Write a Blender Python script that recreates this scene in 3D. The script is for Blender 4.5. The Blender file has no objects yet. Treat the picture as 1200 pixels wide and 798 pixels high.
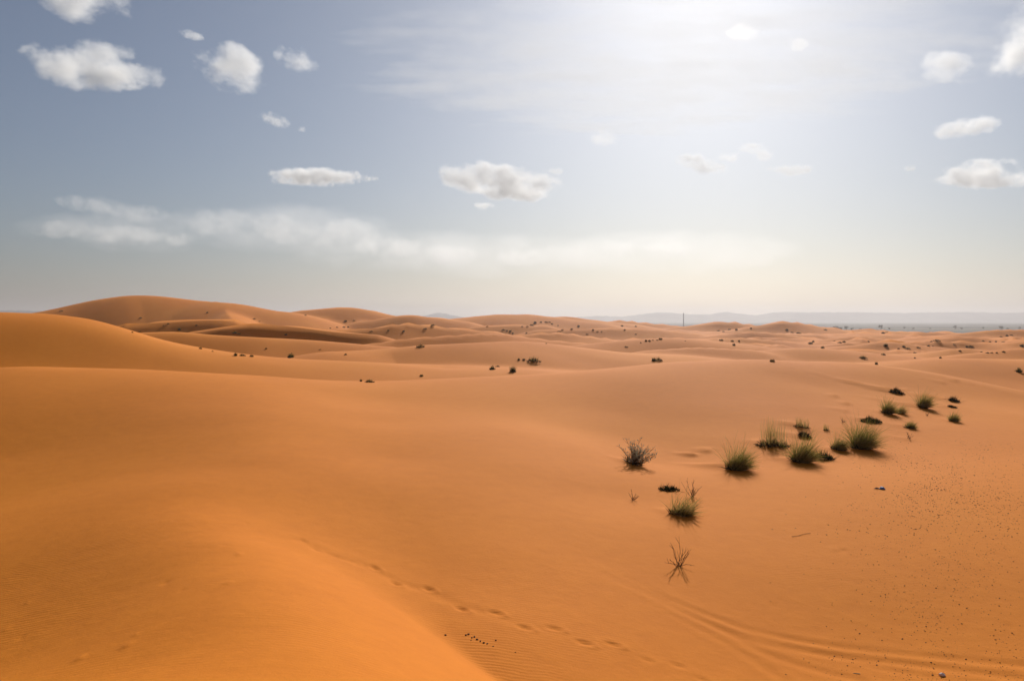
import bpy, bmesh, math, random
import numpy as np
from mathutils import Vector, Matrix, noise as mnoise

# ---------------------------------------------------------------- camera, sky, sun, exposure
R = math.radians
scene = bpy.context.scene
COL = scene.collection
FOC, CX, HY = 933.0, 600.0, 376.0        # focal length, centre column, horizon row of the 1200 x 798 photograph

cam_data = bpy.data.cameras.new('camera')
cam = bpy.data.objects.new('camera', cam_data); COL.objects.link(cam)
cam.location = (0, 0, 0); cam.rotation_euler = (R(90), 0, 0)
cam_data.sensor_width = 36.0; cam_data.lens = 36.0 * FOC / 1200.0
cam_data.shift_y = (HY - 399.0) / 1200.0
cam_data.clip_start = 0.05; cam_data.clip_end = 90000.0
scene.camera = cam

SUN_AZ, SUN_EL = R(13.5), R(27.0)        # azimuth to the right of the view axis, elevation
world = bpy.data.worlds.new('World'); scene.world = world; world.use_nodes = True
wt = world.node_tree; wt.nodes.clear()
sky = wt.nodes.new('ShaderNodeTexSky'); sky.sky_type = 'NISHITA'; sky.sun_disc = False
sky.sun_elevation = SUN_EL; sky.sun_rotation = SUN_AZ
sky.altitude = 700; sky.air_density = 1.2; sky.dust_density = 2.3; sky.ozone_density = 6.0
bg = wt.nodes.new('ShaderNodeBackground'); bg.inputs['Strength'].default_value = 0.05
wo = wt.nodes.new('ShaderNodeOutputWorld')
hsv = wt.nodes.new('ShaderNodeHueSaturation'); hsv.inputs['Saturation'].default_value = 0.82
wt.links.new(sky.outputs[0], hsv.inputs['Color']); wt.links.new(hsv.outputs[0], bg.inputs['Color']); wt.links.new(bg.outputs[0], wo.inputs['Surface'])

sun_data = bpy.data.lights.new('sun', 'SUN'); sun_data.energy = 5.0; sun_data.angle = R(0.6)
sun_data.color = (1.0, 0.95, 0.87)
sun = bpy.data.objects.new('sun', sun_data); COL.objects.link(sun)
sdir = Vector((math.sin(SUN_AZ) * math.cos(SUN_EL), math.cos(SUN_AZ) * math.cos(SUN_EL), math.sin(SUN_EL)))
sun.rotation_euler = (-sdir).to_track_quat('-Z', 'Y').to_euler()
sun.location = (0, 0, 50)

scene.view_settings.view_transform = 'Standard'; scene.view_settings.look = 'None'
scene.view_settings.exposure = 0.02; scene.view_settings.gamma = 1.0
scene.view_settings.use_curve_mapping = False
scene.render.engine = 'CYCLES'
cy = scene.cycles
cy.max_bounces = 10; cy.diffuse_bounces = 3; cy.volume_bounces = 8; cy.transparent_max_bounces = 16
cy.volume_step_rate = 1.0; cy.volume_max_steps = 64
cy.use_denoising = True
HAZE, CLOUDS = True, True

# ---------------------------------------------------------------- node and mesh helpers
def material(name):
    m = bpy.data.materials.new(name); m.use_nodes = True
    t = m.node_tree; t.nodes.clear()
    out = t.nodes.new('ShaderNodeOutputMaterial')
    def N(kind, **kw):
        n = t.nodes.new(kind)
        for k, v in kw.items():
            if k in n.inputs.keys(): n.inputs[k].default_value = v
            else: setattr(n, k, v)
        return n
    L = t.links.new
    return m, N, L, out

def math_node(N, L, op, a, b=None, clamp=False):
    n = N('ShaderNodeMath', operation=op); n.use_clamp = clamp
    for i, v in enumerate((a, b)):
        if v is None: continue
        if isinstance(v, (int, float)): n.inputs[i].default_value = v
        else: L(v, n.inputs[i])
    return n.outputs[0]

def ramp(N, L, fac, stops):
    r = N('ShaderNodeValToRGB'); e = r.color_ramp.elements
    while len(e) < len(stops): e.new(0.5)
    for el, (p, c) in zip(e, stops):
        el.position = p; el.color = (*c, 1) if len(c) == 3 else c
    L(fac, r.inputs[0]); return r.outputs[0]

def link(name, mesh, mat=None, parent=None):
    o = bpy.data.objects.new(name, mesh); COL.objects.link(o)
    if mat is not None: mesh.materials.append(mat)
    if parent is not None: o.parent = parent
    return o

def tag(o, label=None, cat=None, group=None, kind=None):
    if label: o['label'] = label
    if cat: o['category'] = cat
    if group: o['group'] = group
    if kind: o['kind'] = kind
    return o

def grid_mesh(name, verts, nr, nc, wrap=False):
    """verts (nr*nc, 3) laid out row by row -> smooth quad sheet, made with the fast array calls"""
    i = np.arange(nr - 1)[:, None] * nc
    j = np.arange(nc if wrap else nc - 1)[None, :]
    j2 = (j + 1) % nc
    q = np.stack([i + j, i + j2, i + nc + j2, i + nc + j], -1).reshape(-1, 4)
    me = bpy.data.meshes.new(name)
    me.vertices.add(len(verts)); me.vertices.foreach_set('co', np.asarray(verts, np.float32).ravel())
    me.loops.add(q.size); me.loops.foreach_set('vertex_index', q.astype(np.int32).ravel())
    me.polygons.add(len(q))
    me.polygons.foreach_set('loop_start', np.arange(0, q.size, 4, dtype=np.int32))
    me.polygons.foreach_set('use_smooth', np.ones(len(q), bool))
    me.update(calc_edges=True)
    return me

def pix(px, py, d):
    """a point d metres in front of the photographer, in the direction of a place in the photograph"""
    return np.array(((px - CX) / FOC * d, d, -(py - HY) / FOC * d))

# ---------------------------------------------------------------- the dunes: one height function
# surveyed points of the near basin: (column, row, distance)
NEAR = [
 (410,650,15.9),(465,682,14.4),(540,712,12.9),(600,740,11.8),(660,798,10.5),(760,798,11.2),
 (0,540,25),(150,540,23.4),(300,560,19.9),(300,530,22.4),(0,480,30),(150,480,29.5),(300,500,25.8),(300,470,31),
 (0,430,38),(150,432,39.5),(300,439,41.5),(450,447,43),(550,440.5,45),(620,438,46),(700,434,46),(800,425,47.5),(900,421,50),
 (1000,423,54),(1060,425,56),(1110,431,56),(1150,441,54),(1200,457,50),(1300,490,46),
 (450,600,18.5),(450,540,23.8),(450,500,29.6),(450,470,36),
 (600,640,16.1),(600,600,18.6),(600,540,23.6),(600,500,29.2),(600,465,37),(680,560,22.6),(680,520,27.8),
 (700,660,16.3),(730,590,21.8),(770,548,27.4),(750,520,31),(735,485,35.5),(725,455,40),
 (850,720,14.0),(850,640,17.7),(850,590,21.4),(860,550,25.8),(840,510,31),(840,475,36),(850,445,42.0),
 (940,545,26.4),(950,490,35.5),(960,455,43),(1000,530,28.8),(1040,490,36),(1060,455,46),
 (900,798,11.8),(1050,798,12.0),(1200,798,12.0),(1050,700,15.0),(1200,700,15.0),(1000,620,18.9),(1200,620,18.9),
 (1000,570,22.8),(1200,570,22.8),(1100,540,27.0),(1200,520,31),(1120,490,37.5),(1200,485,39.5),
 (1500,798,12),(1500,620,18.9),(1500,520,32),(1500,490,42),(-300,480,33),(-300,425,40),
]
# the foreground dune the photographer stands on: its near flank, its crest, and the slip face running down to the footprints
FRONT = [
 (0,798,9.9),(150,798,8.5),(300,798,7.5),(0,700,13.7),(150,700,11.9),(270,700,10.4),(0,620,18.3),(120,610,17.1),
 (400,798,7.3),(366,745,8.5),(330,700,10.0),(295,660,11.7),(260,625,13.8),(230,600,15.8),
 (510,798,9.05),(450,740,10.6),(400,695,12.3),(350,655,14.1),(300,620,16.2),
 (582,798,10.22),(480,715,12.75),(385,648,15.75),(320,612,17.6),
 (0,560,23.4),(120,560,21.6),(220,565,19.5),(-300,798,11.5),(-300,620,19.5),
]
FHID = [(0,0,-1.72),(1.5,1.5,-2.3),(-2,1,-2.0),(-4,3,-2.9),(1.6,4,-3.5),(0,3.4,-2.5),(-1,5,-2.85),(-5,-5,-2.5),(2,-4,-3.0),(4,2,-4.6),(0,-12,-3.8),(-14,0,-4.6),(9,4,-7.5),(8,-6,-7),
        (2.2,10,-6.0),(0,14,-5.8),(-3,19,-5.2),(-8,25,-4.6),(-14,25,-4.4)]
P = np.array([pix(*p) for p in NEAR])
# ground hidden behind the crest, and round the photographer's feet
hidden = [(-30,52,-4.6),(-22,54,-5.2),(-12,57,-5.9),(-2,60,-6.1),(8,64,-6.2),(18,68,-6.0),(28,74,-6.0),(36,72,-6.3),(44,66,-6.3),
          (-40,62,-5.5),(-10,70,-6.5),(20,82,-6.5),(50,60,-6.2),
          (-12,13,-5.4),(-7,13,-4.9),(-4,10,-4.9),(-3,6,-5.1),(0,5,-5.1),(-9,7,-5.5),(0,0,-5.2),(6,0,-4.9),(9,4,-4.75),(0,-12,-5.2),(-14,0,-5.6),(16,0,-4.8)]
P = np.vstack([P, np.array(hidden)])

def tps_fit(P, lam=0.02):
    n = len(P); d2 = ((P[:, None, :2] - P[None, :, :2]) ** 2).sum(-1)
    K = np.where(d2 > 0, d2 * np.log(np.maximum(d2, 1e-12)) * 0.5, 0) + lam * np.eye(n)
    Q = np.hstack([np.ones((n, 1)), P[:, :2]])
    A = np.block([[K, Q], [Q.T, np.zeros((3, 3))]])
    return np.linalg.solve(A, np.concatenate([P[:, 2], np.zeros(3)]))
PF = np.vstack([np.array([pix(*p) for p in FRONT]), np.array(FHID, float)])
TWB, TWF = tps_fit(P, 8.0), tps_fit(PF, 6.0)
def tps(x, y, P, TW):
    h = TW[-3] + TW[-2] * x + TW[-1] * y
    for k in range(len(P)):
        d2 = (x - P[k, 0]) ** 2 + (y - P[k, 1]) ** 2
        h = h + TW[k] * 0.5 * d2 * np.log(np.maximum(d2, 1e-12))
    return h
def near_height(x, y):
    floor = tps(x, y, P, TWB)
    r = np.hypot(x, y); m = r < 30
    front = tps(x[m], y[m], PF, TWF) - .02 * np.maximum(r[m] - 18, 0) ** 2
    k = .05 + .85 * smooth(10.5, 18, r[m])
    out = floor.copy(); out[m] = smax(front, floor[m], k)
    return out

# dune ridges farther out: crest line (column, row, distance), width towards / away from the camera, sharpness of the crest
RIDGES = [
 ([(-420,358,71),(-250,361,71),(-100,364,72.2),(0,366,73),(60,367,74),(110,374,75),(160,388,76),(200,402,77),(265,413,78),(340,421,79),(450,425,81),(520,434,82)],33,20,0.0),
 ([(390,412,100),(450,409,104),(500,404,104),(560,401,104),(620,400,108),(660,404,110),(720,412,112),(780,416,112)],26,18,.15),
 ([(110,396,122),(145,391,125),(200,388,128),(250,392,130),(300,394,132),(340,397,134),(400,401,136),(450,406,138)],22,22,.1),
 ([(225,389,170),(260,382,172),(300,379,175),(340,379,178),(380,384,180),(440,391,182)],20,26,.3),
 ([(100,388,225),(125,384,225),(160,377,230),(200,374,235),(260,372,240),(290,378,245),(320,384,248)],30,30,.3),
 ([(-160,372,370),(-60,371,375),(40,367,380),(62,362,380),(100,353,385),(140,347,390),(165,345,395),(200,348,400),(240,353,405),(262,354,400),(290,357,405),(325,367,410)],70,60,.25),
 ([(262,361,392),(267,368,365),(274,377,335)],26,44,.3),
 ([(320,369,440),(360,363,440),(400,360,445),(425,361,450),(445,366,455),(470,373,460)],58,50,.3),
 ([(430,376,420),(475,369,420),(505,371,425),(540,376,430)],44,40,.3),
 ([(530,374,500),(575,369,500),(610,368,505),(640,370,510),(690,377,515)],60,50,.3),
 ([(630,372,560),(665,370,560),(690,374,560),(730,379,565)],50,50,.35),
 ([(690,379,600),(725,375,600),(750,377,610),(790,381,620)],55,50,.3),
 ([(420,405,150),(480,396,155),(540,392,160),(580,390,165),(620,395,170),(690,403,175)],24,24,.3),
 ([(390,388,230),(450,381,235),(480,378,240),(520,382,245),(580,388,250)],34,30,.3),
 ([(585,394,210),(640,389,215),(680,392,220),(735,401,225)],30,26,.35),
 ([(680,404,150),(740,398,155),(800,396,160),(860,402,165)],30,26,.15),
 ([(630,386,330),(700,384,330),(760,385,335),(810,390,340)],40,40,.3),
 ([(560,382,380),(600,380,380),(640,381,385)],36,36,.3),
 ([(790,383,560),(830,378,560),(850,376,560),(870,378,565),(895,383,570)],50,46,.35),
 ([(855,387,480),(900,378,480),(922,376,480),(945,379,485),(975,385,490)],46,44,.45),
 ([(925,384,640),(950,381,640),(980,384,640)],40,40,.3),
 ([(955,389,520),(1000,386,520),(1020,385,520),(1060,390,530)],40,44,.2),
 ([(1040,392,420),(1090,389,420),(1140,394,430)],40,40,.3),
 ([(1095,395,380),(1150,388,385),(1180,386,390),(1230,387,395),(1320,390,400)],46,46,.25),
 ([(790,403,220),(850,396,225),(900,398,230),(970,406,240)],30,30,.3),
 ([(840,393,330),(880,388,335),(920,391,340)],30,34,.4),
 ([(1040,427,85),(1090,421,86),(1140,420,88),(1200,421,92),(1300,423,95),(1420,424,98)],17,18,.1),
 ([(1075,416,150),(1120,408,150),(1150,410,155),(1190,416,160)],20,22,.2),
 ([(1140,415,118),(1200,408,122),(1280,407,126),(1400,409,130)],18,20,.2),
 ([(990,406,205),(1040,400,205),(1095,406,210)],26,26,.3),
 ([(1085,399,285),(1130,394,285),(1185,400,290)],30,30,.3),
 ([(950,400,300),(1000,394,300),(1045,399,310)],32,32,.3),
 ([(880,412,130),(940,408,132),(1000,411,136),(1040,416,138)],22,22,.15),
 ([(760,410,118),(820,407,122),(880,410,126)],16,18,.2),
 ([(1190,401,230),(1260,396,235),(1330,399,240)],30,30,.3),
]
def catmull(pts, n=5):
    p = np.array(pts, float); p = np.vstack([2 * p[0] - p[1], p, 2 * p[-1] - p[-2]])
    out = []
    for i in range(1, len(p) - 2):
        for t in np.linspace(0, 1, n, endpoint=False):
            a, b, c, d = p[i-1], p[i], p[i+1], p[i+2]
            out.append(.5 * (2*b + (c-a)*t + (2*a-5*b+4*c-d)*t*t + (3*b-a-3*c+d)*t**3))
    out.append(p[-2]); return np.array(out)

def smooth(a, b, v):
    t = np.clip((v - a) / (b - a), 0, 1); return t * t * (3 - 2 * t)

def value_noise(x, y, seed):
    """smooth lattice noise in -1..1"""
    xi, yi = np.floor(x).astype(np.int64), np.floor(y).astype(np.int64)
    fx, fy = x - xi, y - yi
    fx = fx**3*(fx*(6*fx-15)+10); fy = fy**3*(fy*(6*fy-15)+10)
    def hsh(i, j):
        n = (i * 374761393 + j * 668265263 + seed * 144665) & 0x7fffffff
        n = ((n ^ (n >> 13)) * 1274126177) & 0x7fffffff
        return ((n ^ (n >> 16)) & 0xffff) / 32767.5 - 1
    a, b, c, d = hsh(xi, yi), hsh(xi+1, yi), hsh(xi, yi+1), hsh(xi+1, yi+1)
    return (a*(1-fx)+b*fx)*(1-fy) + (c*(1-fx)+d*fx)*fy

def smax(a, b, k):
    h = np.clip(.5 + .5 * (a - b) / k, 0, 1)
    return b * (1 - h) + a * h + k * h * (1 - h)

PLAIN_Z = -22.0
def base_height(x, y):
    r = np.hypot(x, y)
    b = -6.6 - 1.9 * smooth(90, 220, r) - .6 * smooth(220, 500, r)
    edge = 640 + 50 * value_noise(x / 160, y / 160, 5) - 0.12 * np.maximum(x, 0)
    return b + (PLAIN_Z - 3.5 - b) * smooth(0, 260, r - edge)

RDATA = []
for pts, wf, wb, sh in RIDGES:
    c = catmull(pts); c3 = np.stack([pix(*q) for q in c]); rise = c3[:, 2].max() + 8.4
    if pts[0][2] > 100: wf = min(wf, max(rise * 5.5, 9))
    RDATA.append((c3, wf * (.70 if pts[0][2] > 100 and rise < 11 else 1), wb * (.85 if pts[0][2] > 100 else 1), min(sh * 2.4, .85) if pts[0][2] > 100 and rise < 11 else sh))

def far_height(x, y):
    base = base_height(x, y)
    r = np.hypot(x, y)
    und = value_noise(x / 26, y / 19, 1) * .7 + value_noise(x / 55 + 3, y / 40, 2) * 1.1 + value_noise(x / 11, y / 9, 3) * .10
    rg = 1 - np.abs(value_noise(x / 26 + 7, y / 16, 11) + .3 * value_noise(x / 13, y / 11, 12)); rg2 = 1 - np.abs(value_noise(x / 60 + 2, y / 36 + 9, 13))
    und = und * .7 + (rg**2 * 1.6 + rg2**2 * 2.2 - 1.3) * (1 + .2 * smooth(-20, 120, x)) * smooth(95, 190, r)
    h = base + und * smooth(60, 130, r) * (1 - smooth(700, 850, r))
    for C, wf, wb, sh in RDATA:
        w = max(wf, wb)
        m = (x > C[:, 0].min() - w) & (x < C[:, 0].max() + w) & (y > C[:, 1].min() - w) & (y < C[:, 1].max() + w)
        idx = np.nonzero(m)[0]
        if not len(idx): continue
        qx, qy = x[idx], y[idx]
        def segments():
            for k in range(len(C) - 1):
                ax, ay, az = C[k]; bx, by, bzz = C[k+1]
                dx, dy = bx - ax, by - ay; L2 = dx*dx + dy*dy + 1e-9
                t = np.clip(((qx-ax)*dx + (qy-ay)*dy) / L2, 0, 1)
                ex, ey = qx - ax - t*dx, qy - ay - t*dy
                yield np.sqrt(ex*ex + ey*ey), az + t*(bzz-az), (dx*ey - dy*ex) / math.sqrt(L2), math.sqrt(L2)
        best = np.full(len(idx), 1e9)
        for d, zz, sd, ln in segments(): best = np.minimum(best, d)
        keep = best < w * 1.25
        idx, qx, qy, best = idx[keep], qx[keep], qy[keep], best[keep]
        ws = np.zeros(len(idx)); bz = np.zeros(len(idx)); bs = np.zeros(len(idx)); soft = .16 * w
        for d, zz, sd, ln in segments():
            g = ln * np.exp(-(d - best) / (soft * .35 + .25 * best)); ws += g; bz += g * zz; bs += g * sd
        bz /= ws; bs /= ws; dist = best
        cs = np.clip(bs / np.maximum(dist, 1e-3), -1, 1) * .5 + .5
        wid = wf + (wb - wf) * cs
        wid = wid * (1 + .22 * value_noise(qx / (w * .9), qy / (w * .9), 9))
        t = np.clip(dist / wid, 0, 1)
        p = (1 - t)**2 * (1 + 2*t); p = p + sh * ((1 - t)**1.7 - p)
        b0 = base[idx]
        h[idx] = smax(h[idx], b0 + (bz - b0) * p, .5)
    return h

# footprints: two staggered rows of oval dents; tyre tracks: shallow grooves; sand tails downwind of plants
FEET = [(352,634),(372,643),(393,652),(412,656),(436,665),(466,682),(499,690),(544,711),(578,718),(616,732),(648,736),(685,751),(716,756),(759,771),(793,781),(826,794)]
TRACKS = [[(690,655),(760,690),(820,718),(900,742),(1000,758),(1100,768),(1230,780)],
          [(700,668),(770,702),(830,730),(900,756),(980,768),(1080,778),(1230,797)],
          [(640,640),(730,682),(800,716),(850,740),(900,766),(960,786),(1010,800)],
          [(740,696),(800,727),(840,748),(880,772),(920,800)],
          [(760,694),(830,722),(900,749),(960,764),(1020,778),(1090,792)]]
def flat_hit(px, py):
    """first estimate of where a line of sight meets the near basin"""
    lo, hi = 3.0, 80.0
    d = np.linspace(lo, hi, 1600)
    g = near_height((px - CX) / FOC * d, d)
    z = -(py - HY) / FOC * d
    k = np.argmax(z < g)
    return np.array(((px - CX) / FOC * d[k], d[k]))
FEET_XY = np.array([flat_hit(*p) for p in FEET])
TRACK_XY = [catmull([flat_hit(px, min(py, 797)) for px, py in t], 8) for t in TRACKS]

TAILS = []     # (x, y, length, width, height) of sand heaped round the plants; filled below, before the sheet is built
WIND = Vector((0.80, -0.60))   # tails run from upper left to lower right in the photograph

_mr = np.random.RandomState(8); MARKS = []
for _k in range(46):
    _q = (_mr.uniform(-8.5, -2.2), _mr.uniform(6.5, 16)); MARKS.append((*_q, _mr.uniform(.03, .07), _mr.uniform(-.018, .022)))
for _k in range(40):
    _q = (_mr.uniform(3, 14), _mr.uniform(11, 24)); MARKS.append((*_q, _mr.uniform(.04, .10), _mr.uniform(-.016, .012)))
def detail(x, y):
    h = np.zeros_like(x)
    near = np.hypot(x, y) < 40
    i = np.nonzero(near)[0]
    if not len(i): return h
    qx, qy = x[i], y[i]; a = np.zeros(len(i))
    for k, f in enumerate(FEET_XY):
        g = FEET_XY[min(k+1, len(FEET_XY)-1)] - FEET_XY[max(k-1, 0)]; g = g / np.hypot(*g)
        side = -0.06 if k % 2 else 0.06
        u = (qx-f[0])*g[0] + (qy-f[1])*g[1]; v = -(qx-f[0])*g[1] + (qy-f[1])*g[0] - side
        q = (u/.135)**2 + (v/.055)**2
        fade = (1.0 if k > 3 else .4) * (1.0 if k < 13 else .45)
        a += fade * (-.032*np.exp(-q*1.2) + .010*np.exp(-((np.sqrt(q)-1.6)/.5)**2) * (1 + .6*np.tanh(u*6)))
    for t, C in enumerate(TRACK_XY):
        best = np.full(len(i), 1e9)
        for k in range(len(C)-1):
            ax, ay = C[k]; dx, dy = C[k+1] - C[k]; L2 = dx*dx + dy*dy + 1e-9
            s = np.clip(((qx-ax)*dx + (qy-ay)*dy)/L2, 0, 1)
            best = np.minimum(best, (qx-ax-s*dx)**2 + (qy-ay-s*dy)**2)
        dd = np.sqrt(best); amp = (.015, .012, .012, .009, .008)[t]
        fade = smooth(1.2, 4.2, qx) * (.75 + .25*value_noise(qx*1.3, qy*1.3, 40+t))
        a += amp * fade * (-np.exp(-(dd/.10)**2) + .45*np.exp(-((dd-.2)/.09)**2))
    best = np.full(len(i), 1e9)
    for k in range(len(FEET_XY)-1):
        ax, ay = FEET_XY[k]; dx, dy = FEET_XY[k+1] - FEET_XY[k]
        s = np.clip(((qx-ax)*dx + (qy-ay)*dy)/(dx*dx+dy*dy), 0, 1); best = np.minimum(best, (qx-ax-s*dx)**2 + (qy-ay-s*dy)**2)
    a -= .014 * np.exp(-best/.022) * (1 - smooth(-1.5, 1.5, qx))
    for mx, my, mr, mh in MARKS:
        a += mh * np.exp(-((qx-mx)**2 + ((qy-my)*.8)**2) / mr**2)
    h[i] = a
    return h

def height(x, y):
    x = np.asarray(x, float); y = np.asarray(y, float); shp = x.shape
    x, y = x.ravel(), y.ravel()
    r = np.hypot(x, y)
    h = np.empty_like(x)
    n = r < 84; f = r > 58
    h[f] = far_height(x[f], y[f])
    hn = near_height(x[n], y[n])
    # behind and beside the photographer the surveyed basin gives way to an even floor
    w = smooth(56, 82, r[n])
    h[n] = np.where(r[n] <= 58, hn, hn * (1 - w) + np.where(f[n], h[n], 0) * w)
    h += value_noise(x / 3.1, y / 2.6, 21) * .018 * smooth(1, 8, r) + value_noise(x / 7, y / 6, 22) * .05 * smooth(4, 20, r)
    h += detail(x, y)
    for tx, ty, ln, wd, ht in TAILS:
        m = np.nonzero((np.abs(x - tx) < ln * 2.6) & (np.abs(y - ty) < ln * 2.6))[0]
        if len(m):
            u = (x[m]-tx)*WIND.x + (y[m]-ty)*WIND.y; v = -(x[m]-tx)*WIND.y + (y[m]-ty)*WIND.x
            uu = np.where(u < 0, u / ln, u / (wd * .8))
            h[m] += ht * np.exp(-uu**2 * 1.4 - (v / (wd * (1 - .45*np.clip(-u/ln, 0, 1))))**2)
    return h.reshape(shp)

def ground_at(px, py, dmin=4.0, dmax=900.0):
    """where a line of sight meets the dunes"""
    d = np.exp(np.linspace(math.log(dmin), math.log(dmax), 2600))
    g = sheet_height((px - CX) / FOC * d, d); z = -(py - HY) / FOC * d
    k = int(np.argmax(z < g))
    if k == 0: k = len(d) - 1
    if k >= len(d) - 1: return None
    a, b = z[k-1] - g[k-1], g[k] - z[k]
    dd = d[k-1] + (d[k] - d[k-1]) * a / max(a + b, 1e-9)
    X = (px - CX) / FOC * dd
    return Vector((X, dd, float(sheet_height(X, dd))))

# ---------------------------------------------------------------- materials of the ground
def sand_material():
    m, N, L, out = material('sand')
    geo = N('ShaderNodeNewGeometry'); pos = geo.outputs['Position']
    bs = N('ShaderNodeBsdfPrincipled'); bs.inputs['Roughness'].default_value = .92; bs.inputs['Specular IOR Level'].default_value = .12
    n1 = N('ShaderNodeTexNoise', Scale=.05, Detail=4.0, Roughness=.55); L(pos, n1.inputs['Vector'])
    n2 = N('ShaderNodeTexNoise', Scale=2.3, Detail=6.0, Roughness=.65); L(pos, n2.inputs['Vector'])
    n3 = N('ShaderNodeTexNoise', Scale=42.0, Detail=5.0, Roughness=.8); L(pos, n3.inputs['Vector'])
    f = math_node(N, L, 'ADD', math_node(N, L, 'MULTIPLY', n1.outputs['Fac'], .5), math_node(N, L, 'MULTIPLY', n2.outputs['Fac'], .22))
    f = math_node(N, L, 'ADD', f, math_node(N, L, 'MULTIPLY', n3.outputs['Fac'], .28))
    col = ramp(N, L, f, [(.32, (.62,.174,.006)), (.5, (.72,.216,.009)), (.68, (.79,.263,.016))])
    L(col, bs.inputs['Base Color'])
    # wind ripples, bent by slow noise, strongest in patches; then grains
    mp = N('ShaderNodeMapping'); mp.inputs['Rotation'].default_value = (0, 0, R(8)); L(pos, mp.inputs['Vector'])
    wv = N('ShaderNodeTexWave', wave_type='BANDS', bands_direction='Y', wave_profile='SIN')
    wv.inputs['Scale'].default_value = 3.6; wv.inputs['Distortion'].default_value = 7.0; wv.inputs['Detail'].default_value = 3.0
    wv.inputs['Detail Scale'].default_value = .45; wv.inputs['Detail Roughness'].default_value = .5
    L(mp.outputs[0], wv.inputs['Vector'])
    pm = N('ShaderNodeTexNoise', Scale=.30, Detail=4.0); L(pos, pm.inputs['Vector'])
    patch = N('ShaderNodeMapRange'); patch.inputs[1].default_value = .45; patch.inputs[2].default_value = .70; L(pm.outputs['Fac'], patch.inputs[0])
    rip = math_node(N, L, 'MULTIPLY', wv.outputs['Fac'], patch.outputs[0])
    b1 = N('ShaderNodeBump'); b1.inputs['Strength'].default_value = .27; b1.inputs['Distance'].default_value = .010; L(rip, b1.inputs['Height'])
    b2 = N('ShaderNodeBump'); b2.inputs['Strength'].default_value = .5; b2.inputs['Distance'].default_value = .008; L(n3.outputs['Fac'], b2.inputs['Height']); L(b1.outputs[0], b2.inputs['Normal'])
    b3 = N('ShaderNodeBump'); b3.inputs['Strength'].default_value = .3; b3.inputs['Distance'].default_value = .05; L(n2.outputs['Fac'], b3.inputs['Height']); L(b2.outputs[0], b3.inputs['Normal'])
    L(b3.outputs[0], bs.inputs['Normal'])
    L(bs.outputs[0], out.inputs['Surface'])
    return m
SAND = sand_material()

def plain_material():
    m, N, L, out = material('stony_plain')
    geo = N('ShaderNodeNewGeometry'); pos = geo.outputs['Position']
    mp = N('ShaderNodeMapping'); mp.inputs['Scale'].default_value = (.0009, .004, 1); L(pos, mp.inputs['Vector'])
    n1 = N('ShaderNodeTexNoise', Scale=1.0, Detail=5.0, Roughness=.6); L(mp.outputs[0], n1.inputs['Vector'])
    bs = N('ShaderNodeBsdfPrincipled'); bs.inputs['Roughness'].default_value = .95; bs.inputs['Specular IOR Level'].default_value = .1
    L(ramp(N, L, n1.outputs['Fac'], [(.38, (.03,.030,.020)), (.54, (.075,.07,.045)), (.70, (.20,.16,.11))]), bs.inputs['Base Color'])
    L(bs.outputs[0], out.inputs['Surface']); return m

def rock_material(name, c0, c1, scale=.004):
    m, N, L, out = material(name)
    geo = N('ShaderNodeNewGeometry')
    n1 = N('ShaderNodeTexNoise', Scale=scale, Detail=6.0, Roughness=.6); L(geo.outputs['Position'], n1.inputs['Vector'])
    bs = N('ShaderNodeBsdfPrincipled'); bs.inputs['Roughness'].default_value = .9; bs.inputs['Specular IOR Level'].default_value = .15
    L(ramp(N, L, n1.outputs['Fac'], [(.35, c0), (.65, c1)]), bs.inputs['Base Color'])
    L(bs.outputs[0], out.inputs['Surface']); return m

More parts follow.
